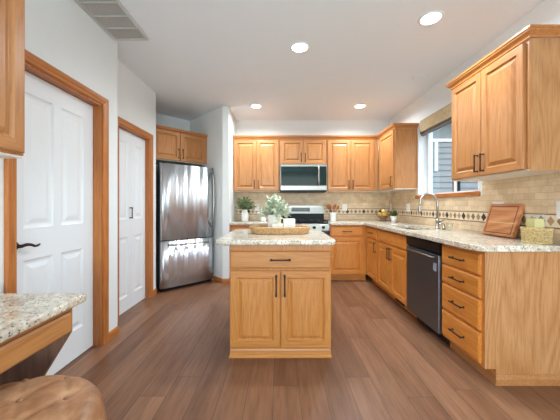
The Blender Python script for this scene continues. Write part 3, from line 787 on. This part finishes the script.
obj('storage_drawer', bbox(0.005, rw-0.005, -0.01, 0.0295, 0.04, 0.19, 0.006), STEELX, r)
obj('cooktop', bbox(0.0, rw, -0.005, 0.575, 0.9055, 0.920, 0.004), BLACK, r)
for gx in (0.02, 0.265, 0.51):
    bm = B(); w = 0.24
    for x in (gx, gx+w/2-0.006, gx+w-0.012): box(bm, x, x+0.012, 0.03, 0.53, 0.944, 0.958)
    for y in (0.03, 0.15, 0.275, 0.40, 0.518): box(bm, gx, gx+w, y, y+0.012, 0.944, 0.958)
    for x in (gx, gx+w-0.012):
        for y in (0.03, 0.518): box(bm, x, x+0.012, y, y+0.012, 0.9205, 0.944)
    obj('grate', bm, BLACKM, r)
for x, y in ((0.14, 0.15), (0.14, 0.41), (0.385, 0.28), (0.63, 0.15), (0.63, 0.41)):
    bm = B(); lathe(bm, [(0, 0.0), (0.045, 0.0), (0.045, 0.010), (0.03, 0.018), (0, 0.018)], 20); obj('burner', bm, BLACKM, r, (x, y, 0.9205))
bm = B(); box(bm, 0.0, rw, 0.577, 0.635, 0.9205, 1.05); obj('rear_riser', bm, BLACKM, r)
bm = B()
pr = rounded([(0.0, 1.051), (rw, 1.051), (rw, 1.19), (0.0, 1.19)], [0, 0, 0.05, 0.05], 6)
va = [bm.verts.new((x, 0.560-(0.0 if z > 1.06 else 0.012), z)) for x, z in pr]; vb = [bm.verts.new((x, 0.635, z)) for x, z in pr]; n = len(pr)
bm.faces.new(va); bm.faces.new(vb[::-1])
for i in range(n): bm.faces.new((va[i], va[(i+1) % n], vb[(i+1) % n], vb[i]))
bg = obj('backguard', bm, STEELX, r)
dp = obj('display', bbox(0.20, 0.52, 0.5455, 0.5595, 1.085, 1.155, 0.003), DISPLAY, bg)
bm = B()
for k in range(6):
    for j in range(2): box(bm, 0.225+k*0.048, 0.255+k*0.048, 0.5435, 0.5454, 1.095+j*0.028, 1.113+j*0.028)
obj('keypad', bm, plain('keypad_grey', (64, 66, 70), 0.4), dp)

r = thing('microwave_oven', 'stainless over the range microwave with dark glass door', 'microwave', (0.006, 4.60, 0)); mw = 0.766
obj('body', bbox(0, mw, 0.03, WB-4.60-0.012, 1.418, 1.8665, 0.003), BODYG, r)
obj('top_vent', bbox(0.0, mw, 0.0, 0.0295, 1.842, 1.8665, 0.002), STEELX, r)
d = obj('door', bbox(0.0, mw, 0.0, 0.0295, 1.520, 1.8415, 0.003), STEELX, r)
obj('glass_panel', bbox(0.010, mw-0.008, -0.006, -0.0005, 1.524, 1.833, 0.002), MWGLASS, d)
bm = B(); tube(bm, [(0.625, -0.006, 1.53), (0.625, -0.04, 1.54), (0.625, -0.045, 1.60), (0.625, -0.045, 1.76), (0.625, -0.04, 1.82), (0.625, -0.006, 1.83)], 0.014, 10); obj('handle', bm, CHROME, d)
obj('lower_panel', bbox(0.0, mw, -0.004, 0.0295, 1.442, 1.5195, 0.004), STEELX, r)
bm = B(); box(bm, 0.03, mw-0.03, 0.01, 0.0295, 1.405, 1.4415)
for k in range(20): box(bm, 0.05+k*0.034, 0.07+k*0.034, 0.008, 0.0098, 1.41, 1.436)
obj('bottom_vent', bm, BLACKM, r)

r = thing('dishwasher', 'dark stainless dishwasher between the sink base and the drawers', 'dishwasher', (BX, 2.9635, 0), -PI/2); dw = 0.604
obj('tub', bbox(0.004, dw-0.004, 0.02, WR-BX-0.02, 0.10, 0.885, 0.002), BODYG, r)
obj('door', bbox(0.003, dw-0.003, -0.032, 0.0195, 0.108, 0.772, 0.005, 2), STEELD, r)
bm = B(); pr = [(-0.034, 0.795), (-0.034, 0.872), (0.0195, 0.872), (0.0195, 0.774), (-0.012, 0.774)]
va = [bm.verts.new((0.003, y, z)) for y, z in pr]; vb = [bm.verts.new((dw-0.003, y, z)) for y, z in pr]
bm.faces.new(va); bm.faces.new(vb[::-1])
for i in range(5): bm.faces.new((va[i], va[(i+1) % 5], vb[(i+1) % 5], vb[i]))
obj('control_panel', bm, STEELD2, r)
bm = B(); tube(bm, [(0.06, -0.033, 0.750), (0.06, -0.055, 0.750), (0.075, -0.060, 0.750), (dw-0.075, -0.060, 0.750), (dw-0.06, -0.055, 0.750), (dw-0.06, -0.033, 0.750)], 0.009, 10); obj('handle', bm, STEELX, r)
bm = B(); box(bm, dw-0.085, dw-0.035, -0.0335, -0.0322, 0.63, 0.70); obj('label', bm, LABELM, r)
obj('toe_panel', bbox(0.005, dw-0.005, 0.075, 0.10, 0.0, 0.0995, 0.001), BLACKM, r)

# ------------------------------------------------------------------ shade on the window
r = thing('roman_shade', 'tan woven wood roman shade gathered above the sink window', 'window shade', (WR, 3.285, 2.16))
L2 = 0.545
obj('headrail', bbox(-0.034, -0.001, -L2, L2, 0.145, 0.185, 0.002), SHADED, r)
for k, (x, z0, z1) in enumerate(((-0.040, 0.050, 0.187), (-0.046, 0.026, 0.066), (-0.040, 0.002, 0.040))):
    bm = B(); pr = [(x, z0), (x-0.006, z0+0.004), (x-0.006+0.002, z1), (x+0.004, z1), (x+0.004, z0+0.004)]
    va = [bm.verts.new((a, -L2, z)) for a, z in pr]; vb = [bm.verts.new((a, L2, z)) for a, z in pr]; n = len(pr)
    bm.faces.new(va); bm.faces.new(vb[::-1])
    for i in range(n): bm.faces.new((va[i], va[(i+1) % n], vb[(i+1) % n], vb[i]))
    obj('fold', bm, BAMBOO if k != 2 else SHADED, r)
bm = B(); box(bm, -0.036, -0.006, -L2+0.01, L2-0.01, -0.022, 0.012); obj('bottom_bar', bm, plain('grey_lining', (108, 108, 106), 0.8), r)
for s in (-1, 1):
    bm = B(); box(bm, -0.038, -0.002, s*L2-0.003, s*L2+0.003, 0.03, 0.187); obj('side_return', bm, BAMBOO, r)

# ------------------------------------------------------------------ ceiling fittings
def can(x, y, label):
    r = thing('ceiling_light', label, 'ceiling light', (x, y, H), 0, 'recessed ceiling lights')
    bm = B(); lathe(bm, [(0.076, -0.001), (0.094, -0.001), (0.092, -0.006), (0.078, -0.008), (0.074, -0.004), (0.076, -0.001)], 40); obj('trim_ring', bm, WHITE, r)
    bm = B(); lathe(bm, [(0, -0.005), (0.05, -0.005), (0.0735, -0.004), (0.0735, -0.0012), (0, -0.0012)], 40); obj('lens', bm, LENS, r)
    area('can_lamp', (0, 0, -0.012), (0, 0, 0), 0.14, 0.14, CAN_POWER, CAN_COL, r, 'DISK', 160)
can(0.19, 2.69, 'lit recessed ceiling light above the island')
can(1.223, 2.27, 'lit recessed ceiling light nearest the large cutting board cabinet')
can(-0.367, 4.285, 'lit recessed ceiling light in front of the cabinet over the white vase')
can(1.224, 4.285, 'lit recessed ceiling light in front of the cabinet over the utensil crock')
bm = B(); lathe(bm, [(0, -0.004), (0.075, -0.004), (0.083, -0.001), (0, -0.001)], 40)
tag(obj('ceiling_cover_plate', bm, CEIL, None, (1.655, 3.31, H)), 'faint round white cover plate on the ceiling near the window', 'cover plate')
r = thing('ceiling_vent', 'white louvred return air vent in the ceiling over the white door', 'vent', (-1.347, 2.20, H))
vw, vl = 0.158, 0.355
bm = B(); z0, z1 = -0.014, -0.001
box(bm, -vw, -vw+0.022, -vl, vl, z0, z1); box(bm, vw-0.022, vw, -vl, vl, z0, z1); box(bm, -vw+0.022, vw-0.022, vl-0.018, vl, z0, z1); box(bm, -vw+0.022, vw-0.022, -vl, -vl+0.018, z0, z1)
ys = [vl-0.018-0.152*k for k in range(1, 5)]
for y in ys[:4]: box(bm, -vw+0.022, vw-0.022, y-0.004, y+0.004, z0, z1)
obj('frame', bm, GREYMET, r)
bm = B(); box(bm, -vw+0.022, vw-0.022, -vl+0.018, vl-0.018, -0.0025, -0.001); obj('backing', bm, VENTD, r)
bm = B(); x = -vw+0.028
while x < vw-0.024:
    v = [bm.verts.new(p) for p in ((x, -vl+0.018, -0.012), (x+0.005, -vl+0.018, -0.003), (x+0.005, vl-0.018, -0.003), (x, vl-0.018, -0.012))]
    w = [bm.verts.new(q.co+Vector((0.004, 0, 0))) for q in v]
    bm.faces.new(v); bm.faces.new(w[::-1])
    for i in range(4): bm.faces.new((v[i], v[(i+1) % 4], w[(i+1) % 4], w[i]))
    x += 0.0185
obj('louvres', bm, GREYMET, r)

# ------------------------------------------------------------------ outlets
def outlet(face, a, z, w, label):
    r = thing('wall_outlet', label, 'outlet', (a, WB-0.014, z) if face == 'b' else (WR-0.014, a, z), 0 if face == 'b' else -PI/2, 'white cover plates on the backsplash')
    obj('cover_plate', bbox(-w/2, w/2, -0.006, -0.0005, -0.06, 0.06, 0.002), PLATE, r)
    n = 1 if w < 0.1 else 2
    for k in range(n):
        cx = (k-(n-1)/2)*0.046
        obj('socket', bbox(cx-0.017, cx+0.017, -0.008, -0.0062, -0.034, 0.034, 0.001), PLATE, r)
outlet('b', -0.41, 1.150, 0.075, 'white outlet plate between the white vase and the sage plant')
outlet('b', 1.155, 1.155, 0.085, 'white outlet plate just right of the utensil crock')
outlet('s', 4.90, 1.155, 0.075, 'narrow white outlet plate above the lemon bowl in the corner')
outlet('s', 4.25, 1.160, 0.12, 'white double plate beside the window sill over the herb pot')
outlet('s', 2.495, 1.168, 0.125, 'white plate half hidden behind the cutting board')
outlet('s', 1.93, 1.165, 0.075, 'white plate above the rattan basket at the end of the backsplash')

# ------------------------------------------------------------------ things on the counters
def leaf(bm, p, d, L, W, up=Vector((0, 0, 1))):
    d = d.normalized(); s = d.cross(up)
    s = s.normalized() if s.length > 1e-4 else d.orthogonal().normalized()
    n = s.cross(d)
    q = [p, p+d*L*0.35+s*W*0.5+n*L*0.05, p+d*L, p+d*L*0.35-s*W*0.5+n*L*0.05, p+d*L*0.45-n*L*0.04]
    v = [bm.verts.new(x) for x in q]
    for t in ((0, 1, 4), (1, 2, 4), (2, 3, 4), (3, 0, 4)): bm.faces.new([v[i] for i in t])
def bush(root, base, rx, rz, ns, per, L, W, lm, sm, seed, droop=0.2):
    rnd = random.Random(seed); fb, sb = B(), B()
    for k in range(ns):
        az = rnd.random()*2*PI; el = math.radians(rnd.uniform(8, 85))
        dirv = Vector((math.cos(az)*math.cos(el), math.sin(az)*math.cos(el), math.sin(el)))
        tip = Vector((dirv.x*rx, dirv.y*rx, dirv.z*rz))*rnd.uniform(0.75, 1.0)
        pts = []
        for i in range(5):
            t = i/4; pts.append(Vector(base)+Vector((tip.x*t**1.3, tip.y*t**1.3, tip.z*t-droop*rx*0.3*t*t*(1-dirv.z))))
        tube(sb, pts, [0.0022, 0.002, 0.0017, 0.0014, 0.001], 5)
        for i in range(per):
            t = 0.3+0.7*(i+rnd.random())/per; j = min(3, int(t*4)); p = pts[j].lerp(pts[j+1], t*4-j)
            dv = Vector((rnd.gauss(0, 1), rnd.gauss(0, 1), rnd.gauss(0.2, 0.8)))+(pts[j+1]-pts[j]).normalized()*0.9
            leaf(fb, p, dv, L*rnd.uniform(0.7, 1.2), W*rnd.uniform(0.7, 1.2), Vector((rnd.gauss(0, .3), rnd.gauss(0, .3), 1)))
    obj('foliage', fb, lm, root); obj('stems', sb, sm, root)

# woven tray
def weave(bm, rx, ry, z0, z1, rows, amp, n, r, flare=0.0, mi=0, nseg=None):
    nseg = nseg or n*4
    for k in range(rows):
        t = k/(rows-1) if rows > 1 else 0; z = z0+(z1-z0)*t
        pts = []
        for i in range(nseg):
            a = 2*PI*i/nseg; o = amp*math.sin(n*a+(k % 2)*PI)+flare*t
            pts.append(((rx+o)*math.cos(a), (ry+o)*math.sin(a), z))
        tube(bm, pts, r, 5, closed=True, mi=mi)
r = thing('woven_tray', 'oval seagrass tray holding the sage plant on the island', 'tray', (0.0, 2.68, CT1))
bm = B(); lathe(bm, [(0, 0.0), (1, 0.0), (1, 0.008), (0, 0.008)], 48, (0, 0, 0), 0.262, 0.142); obj('base', bm, WICK, r)
bm = B(); weave(bm, 0.264, 0.144, 0.006, 0.056, 6, 0.0035, 44, 0.0055, 0.018); obj('woven_wall', bm, WICK, r)
bm = B()
for s in (0, 1): tube(bm, [((0.285+0.004*math.cos(k*1.3+s*PI))*math.cos(2*PI*k/160), (0.165+0.004*math.cos(k*1.3+s*PI))*math.sin(2*PI*k/160), 0.062+0.004*math.sin(k*1.3+s*PI)) for k in range(160)], 0.0055, 6, closed=True)
obj('rim', bm, WICK, r)
TZ = CT1+0.0085
r = thing('sage_plant', 'sage green leafy plant in a ribbed white pot on the island tray', 'potted plant', (-0.055, 2.70, TZ))
bm = B(); lathe(bm, [(0, 0), (0.052, 0), (0.058, 0.01), (0.066, 0.08), (0.066, 0.155), (0.069, 0.16), (0.069, 0.168), (0.060, 0.168), (0.058, 0.14), (0, 0.14)], 64, rib=0.012, ribn=16); obj('pot', bm, STONEW, r)
bm = B(); lathe(bm, [(0, 0.1405), (0.057, 0.1405), (0.057, 0.146), (0, 0.152)], 24); obj('soil', bm, SOIL, r)
bush(r, (0, 0, 0.15), 0.175, 0.20, 64, 18, 0.042, 0.030, LEAFS, STEM, 3, 0.9)
r = thing('candle_votive', 'small square white candle holder in front of the sage pot', 'candle', (-0.022, 2.595, TZ))
bm = B(); box(bm, -0.050, 0.050, -0.035, 0.035, 0, 0.090); bevel(bm, 0.004, 2); obj('holder', bm, BLOCKW, r)
bm = B(); lathe(bm, [(0, 0.0905), (0.026, 0.0905), (0.026, 0.098), (0, 0.099)], 20); obj('wax', bm, WAXW, r)
r = thing('white_block', 'tall square white block standing on the island tray', 'decor block', (0.084, 2.60, TZ), 0.10)
obj('block', bbox(-0.054, 0.054, -0.03, 0.03, 0, 0.135, 0.004, 2), BLOCKW, r)
bm = B()
for k in range(3): box(bm, -0.032+0.004*k, 0.032-0.006*k, -0.0312, -0.0303, 0.045+0.025*k, 0.049+0.025*k)
obj('faint_lettering', bm, plain('pale_grey_ink', (196, 192, 186), 0.7), r)

r = thing('vase_plant', 'olive sprigs in a white bottle vase on the short back counter', 'vase', (-0.575, 4.60, CT1))
bm = B(); lathe(bm, [(0, 0), (0.05, 0), (0.056, 0.01), (0.057, 0.12), (0.05, 0.15), (0.036, 0.17), (0.034, 0.19), (0.038, 0.195), (0.030, 0.195), (0.028, 0.17), (0, 0.16)], 32); obj('vase', bm, CERAM, r)
bush(r, (0, 0, 0.18), 0.19, 0.24, 40, 18, 0.048, 0.024, LEAFD, STEM, 12, 0.05)
r = thing('white_canister', 'small white canister on the back counter behind the sage plant', 'canister', (-0.272, 4.62, CT1))
bm = B(); lathe(bm, [(0, 0), (0.042, 0), (0.045, 0.008), (0.045, 0.09), (0, 0.09)], 28); obj('jar', bm, CERAM, r)
bm = B(); lathe(bm, [(0, 0.0905), (0.046, 0.0905), (0.046, 0.103), (0.012, 0.108), (0.010, 0.118), (0, 0.12)], 28); obj('lid', bm, CERAM, r)
# utensil crock
CR = (0.872, 4.60)
bm = B(); lathe(bm, [(0, 0), (0.043, 0), (0.048, 0.01), (0.054, 0.14), (0.056, 0.146), (0.050, 0.146), (0.044, 0.012), (0, 0.012)], 32)
tag(obj('utensil_crock', bm, CERAM, None, (CR[0], CR[1], CT1)), 'white ceramic crock of wooden spoons beside the range', 'crock')
def utensil(dx, dy, tx, ty, h, kind, label, w):
    bm = B(); a = Vector((dx, dy, 0.016)); b = Vector((tx, ty, h))
    tube(bm, [a, a.lerp(b, 0.5), a.lerp(b, 0.68), a.lerp(b, 0.76)], [0.005, 0.006, 0.006, 0.008], 8)
    d = (b-a).normalized(); s = d.cross(Vector((0, 1, 0))).normalized(); n = s.cross(d)
    P0 = a.lerp(b, 0.72); L = (b-P0).length; rings = []
    for i in range(7):
        t = i/6
        ww = w*(math.sin(PI*min(1, 0.12+t*0.80))**0.6) if kind == 'spoon' else w*(0.35+0.65*min(1, t*1.6))
        c = P0+d*L*t; th = 0.004
        rings.append([bm.verts.new(c+s*ww*0.5*x+n*th*y) for x, y in ((-1, 0), (-0.6, 1), (0.6, 1), (1, 0), (0.6, -1), (-0.6, -1))])
    for p, q in zip(rings, rings[1:]):
        for k in range(6): bm.faces.new((p[k], p[(k+1) % 6], q[(k+1) % 6], q[k])).smooth = True
    bm.faces.new(rings[0]); bm.faces.new(rings[-1])
    tag(obj('wooden_spoon' if kind == 'spoon' else 'wooden_spatula', bm, SPOONW, None, (CR[0], CR[1], CT1)), label, 'utensil', 'wooden utensils in the crock')
utensil(0.02, 0, -0.105, 0.0, 0.275, 'spatula', 'wooden spatula leaning furthest toward the range in the crock', 0.045)
utensil(0.012, 0.012, -0.065, 0.02, 0.285, 'spoon', 'wooden spoon next to the spatula leaning toward the range', 0.045)
utensil(0.0, -0.015, 0.005, -0.02, 0.27, 'spoon', 'upright wooden spoon in the middle of the crock', 0.045)
utensil(-0.016, 0.018, 0.05, 0.055, 0.285, 'spatula', 'wooden spatula leaning slightly away from the range', 0.045)
utensil(-0.024, -0.006, 0.095, -0.01, 0.265, 'spoon', 'wooden spoon leaning furthest away from the range in the crock', 0.045)

# lemon bowl
FB = (1.735, 4.70)
r = thing('wire_fruit_bowl', 'bronze wire bowl of lemons in the counter corner', 'bowl', (FB[0], FB[1], CT1))
bm = B()
for rr, z in ((0.06, 0.004), (0.035, 0.045), (0.09, 0.075), (0.118, 0.110), (0.128, 0.138)):
    tube(bm, [(rr*math.cos(2*PI*k/40), rr*math.sin(2*PI*k/40), z) for k in range(40)], 0.0035 if z < 0.13 else 0.005, 6, closed=True)
for k in range(18):
    a = 2*PI*k/18; tube(bm, [(q*math.cos(a), q*math.sin(a), z) for q, z in ((0.0, 0.044), (0.035, 0.045), (0.07, 0.058), (0.10, 0.085), (0.12, 0.115), (0.128, 0.138))], 0.0022, 5)
for k in range(6):
    a = 2*PI*k/6; tube(bm, [(q*math.cos(a), q*math.sin(a), z) for q, z in ((0.06, 0.004), (0.040, 0.02), (0.034, 0.045))], 0.003, 5)
obj('wire_frame', bm, WIRE, r)
lem = None; rnd = random.Random(5)
spots = [(-0.066, -0.022, 0.118, 'lemon resting at the range side of the wire bowl'), (0.0, -0.074, 0.118, 'lemon at the front of the wire bowl facing the island'), (0.068, -0.020, 0.118, 'lemon beside the herb pot side of the wire bowl'), (0.038, 0.058, 0.118, 'lemon at the back of the wire bowl near the corner'), (-0.050, 0.052, 0.118, 'lemon at the back of the wire bowl toward the outlet'), (0.0, 0.0, 0.165, 'topmost lemon crowning the wire bowl')]
for i, (x, y, z, lab) in enumerate(spots):
    if lem is None:
        bm = B(); lathe(bm, [(0, -0.046), (0.007, -0.044), (0.014, -0.038), (0.029, -0.022), (0.034, 0), (0.029, 0.022), (0.014, 0.038), (0.008, 0.044), (0, 0.048)], 18); bmesh.ops.scale(bm, vec=(0.93, 0.93, 0.86), verts=bm.verts); lem = obj('lemon', bm, LEMON); o = lem
    else:
        o = lem.copy(); COL.objects.link(o)
    o.location = (FB[0]+x, FB[1]+y, CT1+z); o.rotation_euler = (PI/2+rnd.uniform(-.4, .4), rnd.uniform(-.5, .5), math.atan2(y, x)+rnd.uniform(-.15, .15)); tag(o, lab, 'lemon', 'lemons in the wire bowl')
# herb pot
r = thing('herb_plant', 'small green herb in a tapered white pot beside the lemon bowl', 'potted plant', (1.755, 4.32, CT1))
bm = B(); lathe(bm, [(0, 0), (0.034, 0), (0.048, 0.092), (0.050, 0.098), (0.044, 0.098), (0.043, 0.085), (0, 0.085)], 28); obj('pot', bm, CERAM, r)
bm = B(); lathe(bm, [(0, 0.0855), (0.043, 0.0855), (0.042, 0.090), (0, 0.092)], 20); obj('soil', bm, SOIL, r)
bush(r, (0, 0, 0.09), 0.080, 0.10, 34, 12, 0.026, 0.018, LEAFG, STEM, 21, 0.6)

# cutting board leaning on the backsplash
r = thing('cutting_board', 'thick wooden cutting board leaning against the tiled wall', 'cutting board', (1.845, 2.395, CT1+0.0095), -PI/2)
r.rotation_euler = (-0.30, 0, -PI/2)
bw, bh, bt = 0.335, 0.285, 0.032
bm = B(); box(bm, -bw/2, bw/2, 0, bt, 0, bh); bevel(bm, 0.005, 2)
bd = obj('board', bm, BOARD, r)
bm = B(); g = 0.022
for x0, x1, z0, z1 in ((-bw/2+g, bw/2-g, bh-g-0.008, bh-g), (-bw/2+g, bw/2-g, g, g+0.008), (-bw/2+g, -bw/2+g+0.008, g+0.008, bh-g-0.008), (bw/2-g-0.008, bw/2-g, g+0.008, bh-g-0.008)):
    box(bm, x0, x1, -0.0008, 0.0, z0, z1)
obj('juice_groove', bm, plain('groove_brown', (112, 60, 34), 0.6), bd)
bm = B(); box(bm, -bw/2+0.05, bw/2-0.02, -0.0012, 0.0, 0.112, 0.119); obj('pale_strip', bm, BOARDL, bd)  # thin pale strip across the board face

# rattan basket with candle
RB = (1.822, 1.99)
r = thing('rattan_basket', 'round open weave rattan basket at the end of the counter', 'basket', (RB[0], RB[1], CT1))
bm = B(); lathe(bm, [(0, 0.0), (0.074, 0.0), (0.074, 0.006), (0, 0.006)], 40); obj('base', bm, RATT, r)
bm = B()
for k in range(34):
    for s in (-1, 1):
        pts = []
        for i in range(9):
            t = i/8; a = 2*PI*k/34+s*t*0.6; rr = 0.075+0.006*t+s*0.002
            pts.append((rr*math.cos(a), rr*math.sin(a), 0.004+0.098*t))
        tube(bm, pts, 0.0026, 5)
weave(bm, 0.077, 0.077, 0.03, 0.08, 3, 0.003, 22, 0.003, 0.004)
obj('open_weave', bm, RATT, r)
bm = B()
for z, rr in ((0.008, 0.076), (0.098, 0.082), (0.106, 0.083)): tube(bm, [((rr+0.003*math.cos(k*1.5))*math.cos(2*PI*k/100), (rr+0.003*math.cos(k*1.5))*math.sin(2*PI*k/100), z+0.002*math.sin(k*1.5)) for k in range(100)], 0.005, 6, closed=True)
obj('rim', bm, RATT, r)
r = thing('glass_candle_holder', 'square clear glass holder with a pale yellow candle in the rattan basket', 'candle holder', (RB[0]-0.007, RB[1]+0.003, CT1+0.0065))
bm = B(); h, w = 0.198, 0.040
for x0, x1, y0, y1 in ((-w, w, -w, -w+0.004), (-w, w, w-0.004, w), (-w, -w+0.004, -w+0.004, w-0.004), (w-0.004, w, -w+0.004, w-0.004)): box(bm, x0, x1, y0, y1, 0.004, h)
box(bm, -w, w, -w, w, 0, 0.004); obj('glass_walls', bm, GLASSC, r)
bm = B(); box(bm, -0.035, 0.035, -0.035, 0.035, 0.0045, 0.166); bevel(bm, 0.004, 2); cd = obj('candle', bm, CANDLE, r)
bm = B(); tube(bm, [(0, 0, 0.165), (0.001, 0, 0.178)], 0.0012, 5); obj('wick', bm, BLACKM, cd)
